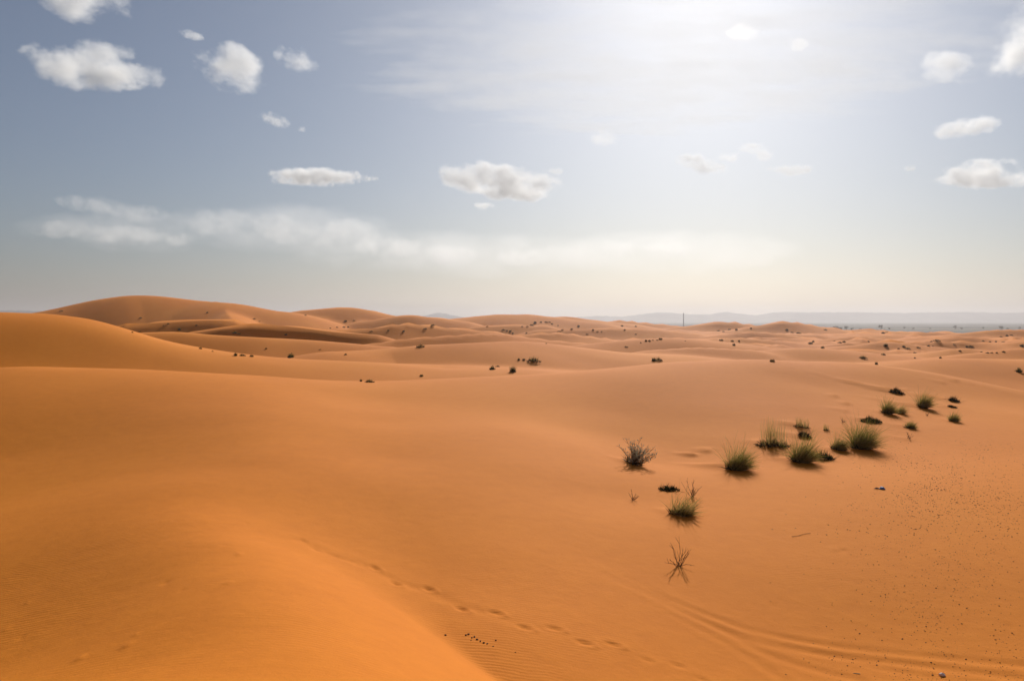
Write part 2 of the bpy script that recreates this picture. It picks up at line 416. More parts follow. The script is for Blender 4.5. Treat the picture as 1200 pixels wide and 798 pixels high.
# ---------------------------------------------------------------- plants: where they stand (column, row of the foot)
# kind, column, row, height m, breadth m, label, tail (length, width, height) or None
PLANTS = [
 ('tussock', 1008,524,1.15,.62,'largest green grass tussock, thick and round, with its shadow on the sand',(.9,.55,.10)),
 ('tussock', 862,549,.95,.50,'golden green grass tussock leaning over with a broad dark shadow, scoured sand beside it',(1.5,.5,.16)),
 ('tussock', 938,540,.95,.50,'green grass tussock in the row, joined by a low dark mound at its side',(.8,.5,.12)),
 ('mat',     962,538,.38,.45,'low dark green mound of grass touching the tussock beside it',None),
 ('reed',    907,521,1.05,.62,'sparse pale upright reeds rising from a dark matted base',(.9,.5,.14)),
 ('tussock', 981,526,.62,.36,'small ragged grass tussock tucked against the largest tussock',(.6,.4,.08)),
 ('twig',    743,543,.85,.50,'grey twiggy shrub with pale tips alone on the smooth slope',(.7,.5,.10)),
 ('mat',     784,574,.20,.33,'tiny dark cushion plant above the sprawling dry tussock',None),
 ('straw',   797,602,.70,.50,'sprawling straw coloured dry tussock with thin shadows fanned over the sand',(.5,.4,.06)),
 ('sprig',   812,582,.55,.22,'thin dry sprig standing behind the sprawling dry tussock',None),
 ('sprig',   795,663,.62,.30,'bare dry twig plant nearest the tyre tracks with long spindly stems',None),
 ('sprig',   741,586,.32,.22,'faint tiny dead sprig below the grey twiggy shrub',None),
 ('reed',    940,500,.42,.36,'low dry clump with pale stems on a dark sand tail above the reeds',(1.1,.35,.12)),
 ('mat',     943,511,.30,.26,'small dark clump at the end of a root line above the tussock row',(1.3,.3,.10)),
 ('tussock', 1039,484,.75,.34,'dark compact grass tussock beside a small brown one on the upper slope',(.8,.35,.08)),
 ('straw',   1053,484,.60,.30,'small brown grass tuft touching the dark compact tussock',None),
 ('mat',     1021,494,.30,.48,'flat dark cushion shrub just behind the largest tussock',(.8,.4,.10)),
 ('tussock', 1081,477,.85,.34,'upright green and grey tuft at the end of a long sand streak',(2.4,.35,.14)),
 ('mat',     1051,460,.32,.42,'dark low shrub at the end of the longest sand streak',(3.6,.4,.20)),
 ('mat',     1118,470,.36,.30,'dark little shrub on a thin streak highest on the pebbly slope',(3.0,.3,.16)),
 ('mat',     1116,477,.16,.26,'thin dark smear of dead stems below the highest little shrub',(.9,.25,.06)),
 ('tussock', 1117,493,.45,.34,'lone small dark tuft on the open sand beyond the end of the grass row',(.5,.4,.06)),
 ('tussock', 1066,501,.38,.32,'small green tuft at the end of a root line beyond the largest tussock',(1.2,.3,.07)),
 ('sprig',   1065,514,.34,.36,'dead stems lying flat with a thin shadow below the small green tuft',(.9,.3,.06)),
 ('sprig',   988,495,.30,.22,'tiny dry sprig above the small ragged tussock',None),
 ('sprig',   1086,487,.24,.16,'tiny dry sprig below the upright green and grey tuft',None),
 ('reed',    968,504,.34,.14,'single thin pale stem above the small ragged tussock',None),
]
CLUMPS = [(979,464),(993,473),(990,482),(1062,457),(1105,449),(812,533),(830,528),(1120,446)]   # little dark clods and heaps on the slope
for kind, px, py, ht, br, lab, tail in PLANTS:
    if tail:
        q = flat_hit(px, py); TAILS.append((q[0] - .1, q[1] + .1, *tail))
for px, py in CLUMPS:
    q = flat_hit(px, py); TAILS.append((q[0], q[1], .7, .22, .10))

# ---------------------------------------------------------------- structure: dunes, plain, mountains
GRID = {}
def sheet_height(x, y):
    """height of the finished dune sheet (bilinear in its own rings and spokes)"""
    x, y = np.asarray(x, float), np.asarray(y, float)
    r, t, Z = GRID['r'], GRID['t'], GRID['z']
    q = np.clip(np.hypot(x, y), r[0], r[-1] * .9999); a = np.clip(np.arctan2(x, y), t[0], t[-1] - 1e-6)
    i = np.clip(np.searchsorted(r, q, side='right') - 1, 0, len(r) - 2); j = np.clip(np.searchsorted(t, a, side='right') - 1, 0, len(t) - 2)
    u = (q - r[i]) / (r[i+1] - r[i]); v = (a - t[j]) / (t[j+1] - t[j])
    return (Z[i, j]*(1-v) + Z[i, j+1]*v)*(1-u) + (Z[i+1, j]*(1-v) + Z[i+1, j+1]*v)*u

def build_dunes():
    th = np.concatenate([np.linspace(-180, -62, 60, endpoint=False), np.linspace(-62, -37, 90, endpoint=False),
                         np.linspace(-37, 37, 820, endpoint=False), np.linspace(37, 62, 90, endpoint=False), np.linspace(62, 180, 60, endpoint=False)])
    th = np.radians(th)
    rr = np.concatenate([np.exp(np.linspace(math.log(.35), math.log(5), 40, endpoint=False)),
                         np.exp(np.linspace(math.log(5), math.log(30), 330, endpoint=False)),
                         np.exp(np.linspace(math.log(30), math.log(110), 130, endpoint=False)),
                         np.exp(np.linspace(math.log(110), math.log(1500), 220))])
    Rr, T = np.meshgrid(rr, th, indexing='ij')
    X, Y = Rr * np.sin(T), Rr * np.cos(T)
    Z = height(X, Y)
    V = np.stack([X, Y, Z], -1).reshape(-1, 3)
    GRID.update(r=rr, t=th, z=Z)
    me = grid_mesh('dunes', V, len(rr), len(th), wrap=True)
    o = link('dunes', me, SAND); tag(o, kind='structure')
    # close the small hole at the photographer's feet
    a = (np.arange(len(th))); bm = bmesh.new(); bm.from_mesh(me); bm.verts.ensure_lookup_table()
    bm.faces.new([bm.verts[i] for i in a[::-1]]).smooth = True
    bmesh.ops.recalc_face_normals(bm, faces=bm.faces[-1:])
    bm.to_mesh(me); bm.free()
    return o
build_dunes()

def build_plain():
    r = np.concatenate([[300], np.exp(np.linspace(math.log(500), math.log(13500), 60))])
    th = np.radians(np.linspace(-180, 180, 160, endpoint=False))
    Rr, T = np.meshgrid(r, th, indexing='ij')
    X, Y = Rr*np.sin(T), Rr*np.cos(T)
    Z = PLAIN_Z + value_noise(X/400, Y/400, 31)*1.2
    o = link('plain', grid_mesh('plain', np.stack([X, Y, Z], -1).reshape(-1, 3), len(r), len(th), wrap=True), plain_material())
    tag(o, kind='structure')
build_plain()

ROCK = rock_material('mountain_rock', (.10,.085,.075), (.20,.165,.135))
def mountains(sil, dist, depth, seed):
    """a range whose skyline rises and falls as listed (column, row); ridged flanks on both sides"""
    nx, ny = 260, 26
    px = np.linspace(sil[0][0], sil[-1][0], nx)
    top = -(np.interp(px, [s[0] for s in sil], [s[1] for s in sil]) - HY) / FOC * dist
    u = np.linspace(-1, 1, ny)
    U, PX = np.meshgrid(u, px, indexing='ij')
    D = dist + U * depth
    X, Y = (PX - CX) / FOC * dist, D
    prof = (1 - np.abs(U)) ** 1.25
    rid = np.abs(value_noise(X/260, Y/420, seed)) * .5 + np.abs(value_noise(X/120, Y/200, seed+1)) * .25
    top2 = top + value_noise(px/3.0, px*0, seed+2) * 5
    Z = (PLAIN_Z - 8) + (top2[None, :] - PLAIN_Z + 8) * prof * (1 - rid * np.abs(U) * 1.1)
    o = link('mountains', grid_mesh('mountains', np.stack([X, Y, Z], -1).reshape(-1, 3), ny, nx), ROCK)
    tag(o, kind='structure')
mountains([(-420,380),(-300,372),(-150,366),(0,363),(30,363),(60,365),(110,372),(160,384)], 7200, 900, 60)
mountains([(430,386),(470,376),(490,371),(506,368),(513,365.5),(522,367),(545,372),(570,377),(600,384)], 9000, 700, 61)
mountains([(600,384),(650,375),(680,371),(700,369.5),(728,371),(742,369),(760,366.5),(772,365),(786,366),(800,367.5),(822,368),(838,367),(850,364.5),(862,366.5),(885,369),
           (900,366.5),(912,365),(950,365.5),(1010,365),(1060,366),(1120,365),(1180,366),(1240,365),(1400,366),(1560,372),(1700,384)], 10300, 1000, 62)

# ---------------------------------------------------------------- plant builders
def leaf_material(name, c0, c1, trans=.35):
    m, N, L, out = material(name)
    oi = N('ShaderNodeNewGeometry')
    col = ramp(N, L, oi.outputs['Random Per Island'], [(0, c0), (1, c1)])
    d = N('ShaderNodeBsdfDiffuse'); t = N('ShaderNodeBsdfTranslucent'); mx = N('ShaderNodeMixShader'); mx.inputs[0].default_value = trans
    L(col, d.inputs['Color']); L(col, t.inputs['Color']); L(d.outputs[0], mx.inputs[1]); L(t.outputs[0], mx.inputs[2])
    L(mx.outputs[0], out.inputs['Surface']); return m
GREEN = leaf_material('grass_green', (.10,.10,.016), (.28,.25,.055), .5)
STRAW = leaf_material('grass_straw', (.26,.18,.05), (.46,.34,.12), .45)
DARKG = leaf_material('shrub_dark', (.025,.028,.012), (.06,.058,.022), .2)
TWIG  = leaf_material('dry_twig', (.09,.055,.025), (.20,.13,.065), .05)
PALE  = leaf_material('pale_tip', (.30,.27,.18), (.45,.42,.30), .3)

class Blades:
    """collects tapered, curved ribbons (blades) and thin three-sided stems"""
    def __init__(s): s.v, s.f = [], []
    def blade(s, p, d, length, width, droop, segs=4, rnd=random):
        p, d = Vector(p), Vector(d).normalized()
        side = d.cross(Vector((rnd.uniform(-1,1), rnd.uniform(-1,1), .2))).normalized()
        n0 = len(s.v); step = length / segs
        for k in range(segs + 1):
            w = width * (1 - (k / segs) ** 1.6) * .5 + .0008
            s.v += [p - side*w, p + side*w]
            if k < segs:
                s.f.append((n0+2*k, n0+2*k+1, n0+2*k+3, n0+2*k+2))
                p = p + d*step; d = (d + Vector((0, 0, -droop*(k+1)/segs))).normalized()
        return p
    def stem(s, p, q, r0, r1):
        p, q = Vector(p), Vector(q); ax = (q-p).normalized()
        a = ax.orthogonal().normalized(); b = ax.cross(a); n0 = len(s.v)
        for c, r in ((p, r0), (q, r1)):
            for k in range(3):
                t = k*2.0944; s.v.append(c + (a*math.cos(t) + b*math.sin(t))*r)
        for k in range(3): s.f.append((n0+k, n0+(k+1)%3, n0+3+(k+1)%3, n0+3+k))
    def build(s, name, mat, parent):
        me = bpy.data.meshes.new(name); me.from_pydata([tuple(v) for v in s.v], [], s.f); me.update()
        return link(name, me, mat, parent)

def fan(rnd, tilt0, tilt1, lean=(0, 0)):
    a = rnd.uniform(0, 2*math.pi); t = rnd.uniform(tilt0, tilt1)
    return Vector((math.sin(t)*math.cos(a) + lean[0], math.sin(t)*math.sin(a) + lean[1], math.cos(t)))

def empty(name, loc):
    o = bpy.data.objects.new(name, None); COL.objects.link(o); o.location = loc; o.empty_display_size = .2
    return o

def disc(rnd, r):
    a, q = rnd.uniform(0, 6.2832), r*math.sqrt(rnd.random()); return (q*math.cos(a), q*math.sin(a))

def make_plant(kind, loc, H, B, seed):
    rnd = random.Random(seed)
    names = {'tussock': 'grass_tussock', 'mat': 'cushion_shrub', 'reed': 'reed_clump', 'twig': 'twiggy_shrub', 'straw': 'dry_tussock', 'sprig': 'dry_sprig'}
    root = empty(names[kind], loc)
    def ground(x, y): return float(sheet_height(loc[0]+x, loc[1]+y)) - loc[2] - .02
    if kind in ('tussock', 'straw'):
        g, d, b = Blades(), Blades(), Blades()
        n = int(1100 * (H/1.1)**.8) if kind == 'tussock' else 420
        lean = (rnd.uniform(.35, .75), rnd.uniform(-.35, .05)) if kind == 'tussock' else (.6, -.35)
        for _ in range(n):
            x, y = disc(rnd, B*.34); x *= 1.45; tgt = d if (rnd.random() < (.45 if kind == 'tussock' else .85)) else g
            v = fan(rnd, .05, 1.2 if kind == 'tussock' else 1.35, lean); v += Vector((x, y, 0))*.9
            tgt.blade((x, y, ground(x, y)), v, H*(rnd.uniform(.45, 1.05) if rnd.random() < .93 else rnd.uniform(1.0, 1.5))*(1.1 - .3*abs(v.x)), (.009 if H > .6 else .008), rnd.uniform(.05, .6), 4, rnd)
        for _ in range(n//5):
            x, y = disc(rnd, B*.45); x *= 1.4
            b.blade((x, y, ground(x, y)), fan(rnd, .2, 1.3), H*rnd.uniform(.2, .45), .02, .2, 2, rnd)
        g.build('blades', GREEN, root); d.build('dry_blades', STRAW, root); b.build('crown_base', DARKG, root)
    elif kind == 'mat':
        g, t = Blades(), Blades()
        for _ in range(int(300*max(.6, B/.4))):
            x, y = disc(rnd, B); y *= .6; e = 1 - (x*x + (y/.6)**2)/(B*B)
            g.blade((x, y, ground(x, y) + H*.4*e*rnd.random()), fan(rnd, .1, 1.2), H*(.35+.6*e)*rnd.uniform(.5, 1), .022, .2, 2, rnd)
        for _ in range(26):
            x, y = disc(rnd, B*.8); v = fan(rnd, .8, 1.5)
            t.stem((x, y, ground(x, y)), Vector((x, y, ground(x, y))) + v*H*rnd.uniform(.8, 1.5), .008, .002)
        g.build('foliage', DARKG, root); t.build('stems', TWIG, root)
    elif kind == 'reed':
        g, b = Blades(), Blades()
        for _ in range(int(90*(B/.4)) + 8):
            x, y = disc(rnd, B*.8); y *= .5
            g.blade((x, y, ground(x, y)), fan(rnd, 0, .28), H*rnd.uniform(.5, 1.1), .011, .06, 4, rnd)
        for _ in range(int(220*B/.4)):
            x, y = disc(rnd, B); y *= .5
            b.blade((x, y, ground(x, y)), fan(rnd, .3, 1.5), H*rnd.uniform(.12, .3), .022, .2, 2, rnd)
        g.build('stalks', STRAW, root); b.build('matted_base', DARKG, root)
    elif kind in ('twig', 'sprig'):
        t, l = Blades(), Blades()
        nb = 46 if kind == 'twig' else (11 if H > .5 else 7)
        for _ in range(nb):
            x, y = disc(rnd, B*.2); p = Vector((x, y, ground(x, y))); v = fan(rnd, .1, 1.25 if kind == 'twig' else 1.15, (.12, -.05)).normalized()
            L = H*rnd.uniform(.55, 1.1); r0 = .009 if kind == 'twig' else .0075
            for k in range(4):
                q = p + v*L/4; t.stem(p, q, r0*(1-k*.2), r0*(.8-k*.2)+.0012)
                if k:
                    for _ in range(2 if kind == 'twig' else 1):
                        w = (v + Vector((rnd.uniform(-.7,.7), rnd.uniform(-.7,.7), rnd.uniform(-.2,.6)))).normalized()
                        e = p + w*L*rnd.uniform(.12, .3); t.stem(p, e, .005, .002)
                        if kind == 'twig':
                            for _ in range(3): l.blade(e, fan(rnd, 0, 1.2), .09, .016, .1, 2, rnd)
                p = q; v = (v + Vector((rnd.uniform(-.25,.25), rnd.uniform(-.25,.25), rnd.uniform(-.15,.1)))).normalized()
        t.build('stems', TWIG, root)
        if kind == 'twig': l.build('pale_tips', PALE, root)
        if kind == 'twig':
            g = Blades()
            for _ in range(160):
                x, y = disc(rnd, B*.5); g.blade((x, y, ground(x, y)), fan(rnd, .2, 1.2), H*rnd.uniform(.2, .55), .016, .2, 2, rnd)
            g.build('foliage', DARKG, root)
    return root

for i, (kind, px, py, ht, br, lab, tail) in enumerate(PLANTS):
    p = ground_at(px, py)
    o = make_plant(kind, p, ht*.97, br, 100 + i)
    tag(o, lab, 'shrub' if kind in ('mat', 'twig') else 'grass', 'plants on the near slope')

# ---- shrubs farther off: a few model plants, copied with their parts
def far_model(seed, H, B):
    rnd = random.Random(seed); root = empty('desert_shrub', (0, 0, 0)); g, t = Blades(), Blades()
    for _ in range(150):
        x, y = disc(rnd, B); e = 1 - (x*x + y*y)/(B*B)
        g.blade((x, y, -.05 + H*.5*e*rnd.random()), fan(rnd, .1, 1.15), H*(.35+.6*e)*rnd.uniform(.5, 1), .07, .2, 2, rnd)
    for _ in range(40):
        x, y = disc(rnd, B*.6); v = fan(rnd, .1, 1.0); t.blade((x, y, -.05), v, H*rnd.uniform(.8, 1.25), .035, .15, 3, rnd)
    g.build('foliage', DARKG, root); t.build('straw_stalks', STRAW if seed % 2 else GREEN, root)
    return root
MODELS = [far_model(s, *hb) for s, hb in enumerate([(1.0,.75),(.8,1.0),(1.15,.6),(.6,.95),(.9,.9)])]
used = set()
def shrub(px, py, size_px, label, group, aspect=1.0, seed=0):
    p = ground_at(px, py)
    if p is None: return
    k = seed % len(MODELS)
    src = MODELS[k]
    if k in used:
        o = src.copy(); COL.objects.link(o)
        for ch in src.children:
            c = ch.copy(); COL.objects.link(c); c.parent = o
    else:
        o = src; used.add(k)
    s = size_px * p.y / FOC / 1.8
    o.location = p; o.scale = (s*aspect, s*aspect, s); o.rotation_euler = (0, 0, (seed*2.399) % 6.28)
    tag(o, label, 'shrub', group)

MID = [
 (235,409,5,'small round shrub on the crest of the smooth dark orange dune'),
 (249,412,3,'tiny dry shrub between the round shrub and the olive pair'),
 (276,417,7,'paler half of the olive shrub pair behind the smooth dark orange dune'),
 (284,417,9,'darker half of the olive shrub pair behind the smooth dark orange dune'),
 (295,418,6,'low brown shrub next to the darker half of the olive pair'),
 (341,419,11,'dark mound shaped shrub at the end of a thin root line'),
 (493,407,11,'dark square shrub with a pale top on the middle dune'),
 (423,447,5,'small twin tuft beside the green shrub behind the long crest'),
 (433,448,13,'green rounded shrub peeping over the long smooth crest'),
 (494,441,6,'little straw tuft on the long smooth crest'),
 (577,433,10,'flattened dark shrub on a streak low in the sandy hollow'),
 (583,430,6,'small brown shrub beside the flattened one in the hollow'),
 (601,436,13,'dark shaggy shrub low in the sandy hollow'),
 (625,424,20,'largest dark spiky shrub in the sandy hollow'),
 (614,422,5,'small dark clump next to the spiky shrub in the hollow'),
 (608,422,5,'outermost small dark clump in the row by the spiky shrub'),
 (771,423,12,'dark shrub standing on the crest of the broad middle dune'),
 (766,423,8,'small shrub leaning on the dark one on the broad crest'),
 (1011,420,12,'dark shrub just behind the crest above the grass row'),
 (905,424,8,'low brown shrub on the broad crest before the far dunes'),
 (1194,436,11,'dark upright shrub alone in the trough beyond the grass row'),
 (1035,416,6,'small flat dark shrub on sand beyond the crest above the grass row'),
 (1027,427,6,'thin dark clump standing on the crest above the grass row'),
]
for i, (px, py, s, lab) in enumerate(MID):
    shrub(px, py, s, lab, 'shrubs in the hollows between the dunes', .85, i)

FAR = [
 # left big dune
 (72,364,4),(165,372,3),(243,366,3),(275,390,6),(298,373,4),(304,376,2),(358,369,3),(335,392,4),(155,389,3),(164,388,3),(192,381,3),(197,379,3),(210,386,5),(230,381,3),
 (387,384,3),(395,383,3),(403,383,4),(408,383,3),(405,376,4),(415,375,3),(435,388,4),(280,391,4),(312,408,3),(405,415,4),(375,409,3),
 # middle
 (498,385,5),(507,381,5),(473,388,4),(455,387,3),(571,382,3),(590,386,4),(594,387,3),(598,388,4),(601,390,3),(612,382,3),(618,382,3),(623,381,5),(627,378,5),(634,377,3),(640,377,5),(644,377,3),
 (647,379,3),(654,381,2),(617,390,3),(655,388,5),(659,386,3),(670,385,3),(678,382,4),(695,386,3),(700,388,3),(688,391,3),(705,388,2),(729,382,4),(732,386,3),(745,391,3),(734,406,4),(745,382,3),
 (757,399,4),(761,399,4),(765,398,3),(770,398,3),(774,397,5),(751,401,2),(640,402,2),(803,399,2),(845,398,5),(858,399,4),(860,404,5),(866,399,3),(842,387,4),(848,388,3),(855,386,4),(863,386,4),
 (922,386,4),(928,389,4),(936,390,5),(950,402,6),(953,400,4),(964,407,5),(978,399,3),(984,401,5),(989,400,4),(1018,400,3),(1035,390,5),(1039,389,5),(967,386,4),(880,384,3),
 # right
 (1038,405,7),(1059,406,5),(1064,408,6),(1076,407,5),(1072,413,4),(1072,419,3),(1088,405,4),(1093,405,3),(1098,399,7),(1092,400,4),(1102,419,4),(1125,411,4),(1150,412,4),(1157,413,4),(1162,413,3),
 (1168,413,3),(1176,412,4),(1176,400,4),(1152,399,3),(1160,400,3),(1167,400,3),(1180,393,4),(1185,392,4),(1173,394,3),(1138,406,6),(1133,406,4),(1198,405,6),(1118,403,3),(1017,399,2),(1053,408,3),
]
FAR_SITES = [
 (0,130,0,500,'tiny dark shrub near the low end of the tallest dune'),
 (130,215,0,500,'tiny dark shrub in the dip below the tallest dune'),
 (215,320,0,380,'tiny dark shrub high on the face of the tallest dune'),
 (215,320,380,395,'tiny dark shrub on the shaded flank before the tallest dune'),
 (215,440,405,500,'tiny dark shrub by the root lines behind the smooth dark orange dune'),
 (320,440,0,380,'tiny dark shrub on the face of the rounded skyline dune'),
 (320,440,380,405,'tiny dark shrub in the sprinkled row below the rounded skyline dune'),
 (440,550,0,500,'tiny dark shrub on the low ridges before the small blue peak'),
 (550,606,0,500,'tiny dark shrub in the slanting string on the broad skyline dune'),
 (606,665,0,395,'tiny dark shrub in the dark cluster on the broad skyline dune'),
 (665,750,0,395,'tiny dark shrub scattered on the slope between skyline dune and mast'),
 (748,780,395,405,'tiny dark shrub in the short straight row before the mast'),
 (606,800,395,500,'tiny dark shrub alone on bare sand before the mast'),
 (780,870,395,500,'tiny dark shrub on the bare dunes beside the mast'),
 (835,870,0,395,'tiny dark shrub in the hollow of the dune behind the mast'),
 (870,940,0,395,'tiny dark shrub running down the pointed dune'),
 (940,1000,0,395,'tiny dark shrub at the end of the pointed dune by the grove'),
 (940,1030,395,500,'tiny dark shrub on the open sand before the pointed dune'),
 (1030,1045,0,395,'small dark shrub of the pair on the edge above the plain'),
 (1030,1085,395,403,'tiny dark shrub by the pale hollow before the plain'),
 (1030,1110,403,500,'tiny dark shrub in the loose group before the plain'),
 (1085,1110,395,403,'tiny dark shrub at the dark spot under the plain'),
 (1145,1180,408,500,'tiny dark shrub strung along the thin curved line of scrub'),
 (1145,1178,395,404,'tiny dark shrub strung along the upper straight line of scrub'),
 (1110,1145,395,500,'tiny dark shrub on the dark patches between the lines of scrub'),
 (1165,1300,0,396,'tiny dark shrub on the last dune before the plain'),
 (0,1300,0,600,'tiny dark shrub at the edge of the last dunes'),
]
for i, (px, py, s) in enumerate(FAR):
    for x0, x1, y0, y1, text in FAR_SITES:
        if x0 <= px < x1 and y0 <= py < y1: lab = text; break
    shrub(px, py + .8, s * .9, lab, 'tiny shrubs on the far dunes', 1.15, i*3+1)
for k in range(len(MODELS)):
    if k not in used:
        for ch in list(MODELS[k].children): bpy.data.objects.remove(ch)
        bpy.data.objects.remove(MODELS[k])

# ---------------------------------------------------------------- stones and litter
STONE = rock_material('dark_stone', (.05,.026,.013), (.20,.10,.045), 9)
WHITE = rock_material('white_stone', (.75,.72,.66), (.86,.84,.80), 40)
def lump(rnd, sub=1, flat=.65):
    bm = bmesh.new(); bmesh.ops.create_icosphere(bm, subdivisions=sub, radius=1)
    o = Vector((rnd.uniform(-9, 9), rnd.uniform(-9, 9), rnd.uniform(-9, 9)))
    for v in bm.verts:
        v.co *= 1 + .35*mnoise.noise(v.co*1.3 + o); v.co.z *= flat
    me = bpy.data.meshes.new('stone'); bm.to_mesh(me); bm.free(); return me
rnd = random.Random(4)
PEB = [lump(rnd, 1) for _ in range(6)]
for m_ in PEB: m_.materials.append(STONE)
def pebble(name, px, py, size, mesh, label, cat, group=None):
    p = ground_at(px, py)
    o = bpy.data.objects.new(name, mesh); COL.objects.link(o)
    o.location = p + Vector((0, 0, size*.2)); o.scale = (size*rnd.uniform(.8, 1.4), size*rnd.uniform(.7, 1.1), size)
    o.rotation_euler = (0, 0, rnd.uniform(0, 6.28)); tag(o, label, cat, group)
for px, py in [(546,744),(549,743),(553,747),(556,746),(559,749),(563,751),(567,753),(571,754),(552,750),(581,750),(578,757),(522,744),(604,764)]:
    pebble('pebble', px, py, rnd.uniform(.010, .022), PEB[rnd.randrange(6)], 'small dark lump scattered beside the footprint trail', 'pebble', 'dark lumps by the footprints')
for _ in range(110):
    px, py = rnd.uniform(960, 1195), rnd.uniform(640, 792)
    if rnd.random() > .35 + .65*(px-960)/235: continue
    pebble('pebble', px, py, rnd.uniform(.007, .015), PEB[rnd.randrange(6)], 'small dark stone on the pebbly sand beside the tyre tracks', 'pebble', 'dark stones on the pebbly sand')
pebble('white_stone', 1104, 791, .042, lump(rnd, 2, .8), 'white rounded stone lying on the tyre tracks', 'stone')
bpy.data.objects['white_stone'].data.materials.append(WHITE)

def gravel():
    r = random.Random(11); vs, fs = [], []
    n = 0
    while n < 9000:
        px, py = r.gauss(1110, 85), r.uniform(515, 798)
        py = 515 + (py-515)**1.0
        dens = .75*math.exp(-((py-585)/70)**2)*math.exp(-((px-1100)/80)**2) + .22
        dens *= .35 + 1.3*max(0, mnoise.noise(Vector((px*.022, py*.045, 3.3)))+.25)
        if px > 1235 or px < 900 or r.random() > dens: continue
        d = 4.75 * FOC / (py - HY) * r.uniform(.985, 1.015); q = ((px - CX) / FOC * d, d)
        s = .0025 + .009*r.random()**4; s *= 1.9 if py < 620 else 1.25
        vs.append((q[0], q[1], s)); n += 1
    A = np.array(vs); Z = sheet_height(A[:, 0], A[:, 1]); V, F = [], []
    for (x, y, s), z in zip(A, Z):
        k = len(V); a = r.uniform(0, 6.28); c, d = math.cos(a)*s, math.sin(a)*s; e = r.uniform(.6, 1.3)
        V += [(x+c*e, y+d*e, z), (x-d, y+c, z), (x-c*e, y-d*e, z), (x+d, y-c, z), (x+r.uniform(-.3,.3)*s, y, z+s*r.uniform(.35, .9))]
        F += [(k,k+1,k+4),(k+1,k+2,k+4),(k+2,k+3,k+4),(k+3,k,k+4)]
    me = bpy.data.meshes.new('gravel'); me.from_pydata(V, [], F); me.update()
    tag(link('gravel', me, STONE), 'fine dark gravel strewn over the flat sand', 'gravel', kind='stuff')
gravel()

def litter():
    m, N, L, out = material('blue_plastic'); b = N('ShaderNodeBsdfPrincipled')
    n1 = N('ShaderNodeTexNoise', Scale=18.0, Detail=3.0); L(ramp(N, L, n1.outputs['Fac'], [(.35, (.02,.05,.13)), (.6, (.10,.24,.48)), (.75, (.35,.45,.6))]), b.inputs['Base Color'])
    b.inputs['Roughness'].default_value = .6; L(b.outputs[0], out.inputs['Surface'])
    p = ground_at(1031, 573); root = empty('plastic_wrapper', p)
    def sheet(x0, x1, w, seed, h):
        nx, ny = 16, 8; V = []
        for i in range(nx):
            for j in range(ny):
                u, v = i/(nx-1), j/(ny-1)
                q = Vector((x0+(x1-x0)*u, (v-.5)*w*(.6+.4*math.sin(3.14*u)), 0))
                q.z = .015 + h*math.sin(3.14*u)*math.sin(3.14*v)*(.7+.6*mnoise.noise(Vector((u*4, v*4, seed)))); V.append(tuple(q))
        me = grid_mesh('body', np.array(V), nx, ny); return me
    o = link('crumpled_body', sheet(-.01, .15, .14, 3, .07), m, root)
    md = o.modifiers.new('thick', 'SOLIDIFY'); md.thickness = .004
    m2 = rock_material('dark_film', (.02,.025,.03), (.05,.06,.08), 20)
    o = link('torn_strip', sheet(-.16, .0, .06, 7, .03), m2, root)
    md = o.modifiers.new('thick', 'SOLIDIFY'); md.thickness = .004
    tag(root, 'blue crumpled plastic wrapper with a dark strip lying on the sand', 'litter')
    p = ground_at(1004, 789); b = Blades(); q0 = Vector((-.05, .01, .006)); pts = [q0]
    for k in range(5): pts.append(pts[-1] + Vector((.02, -.006+.004*(k%2), .002*(k%3-1))))
    for a, c in zip(pts, pts[1:]): b.stem(a, c, .005, .005)
    o = b.build('bleached_twig', PALE, None); o.location = p; tag(o, 'pale bleached twig lying on the sand by the tyre tracks', 'twig')
    for i, (pts2, lab) in enumerate([([(928,629),(936,628),(942,626),(950,625)], 'thin dark dead stick lying on bare sand beside the gravel'), ([(938,628),(940,629)], '')][:1]):
        b = Blades(); P3 = [ground_at(*q) + Vector((0,0,.012)) for q in pts2]; o0 = P3[0].copy()
        for a, c in zip(P3, P3[1:]): b.stem(a-o0, c-o0, .006, .004)
        o = b.build('dead_stick', TWIG, None); o.location = o0; tag(o, lab, 'stick')
litter()

# ---------------------------------------------------------------- far plain: mast and trees
def mast():
    m, N, L, out = material('mast_steel'); b = N('ShaderNodeBsdfPrincipled'); b.inputs['Base Color'].default_value = (.10,.095,.09,1); b.inputs['Roughness'].default_value = .5; b.inputs['Metallic'].default_value = .4
    n1 = N('ShaderNodeTexNoise', Scale=.6); L(ramp(N, L, n1.outputs['Fac'], [(.4,(.09,.08,.075)),(.6,(.14,.12,.11))]), b.inputs['Base Color']); L(b.outputs[0], out.inputs['Surface'])
    d = 1700.0; x = (801 - CX)/FOC*d; H = -(367 - HY)/FOC*d - PLAIN_Z
    root = empty('radio_mast', (x, d, PLAIN_Z)); w = 1.3
    for k in range(3):
        a = k*2.0944; s = Blades(); s.stem((w*math.cos(a), w*math.sin(a), 0), (.7*math.cos(a), .7*math.sin(a), H), .32, .28); s.build('leg', m, root)
    s = Blades()
    for i in range(16):
        z0, z1 = H*i/16, H*(i+1)/16
        for k in range(3):
            a, c = k*2.0944, (k+1)*2.0944; f0, f1 = w-.6*i/16, w-.6*(i+1)/16
            s.stem((f0*math.cos(a), f0*math.sin(a), z0), (f1*math.cos(c), f1*math.sin(c), z1), .14, .14)
    s.build('lattice', m, root)
    s = Blades(); s.stem((0, 0, H), (0, 0, H+3), .15, .08); s.build('antenna', m, root)
    tag(root, 'slender steel lattice mast standing behind the dunes before the mountains', 'mast')
mast()

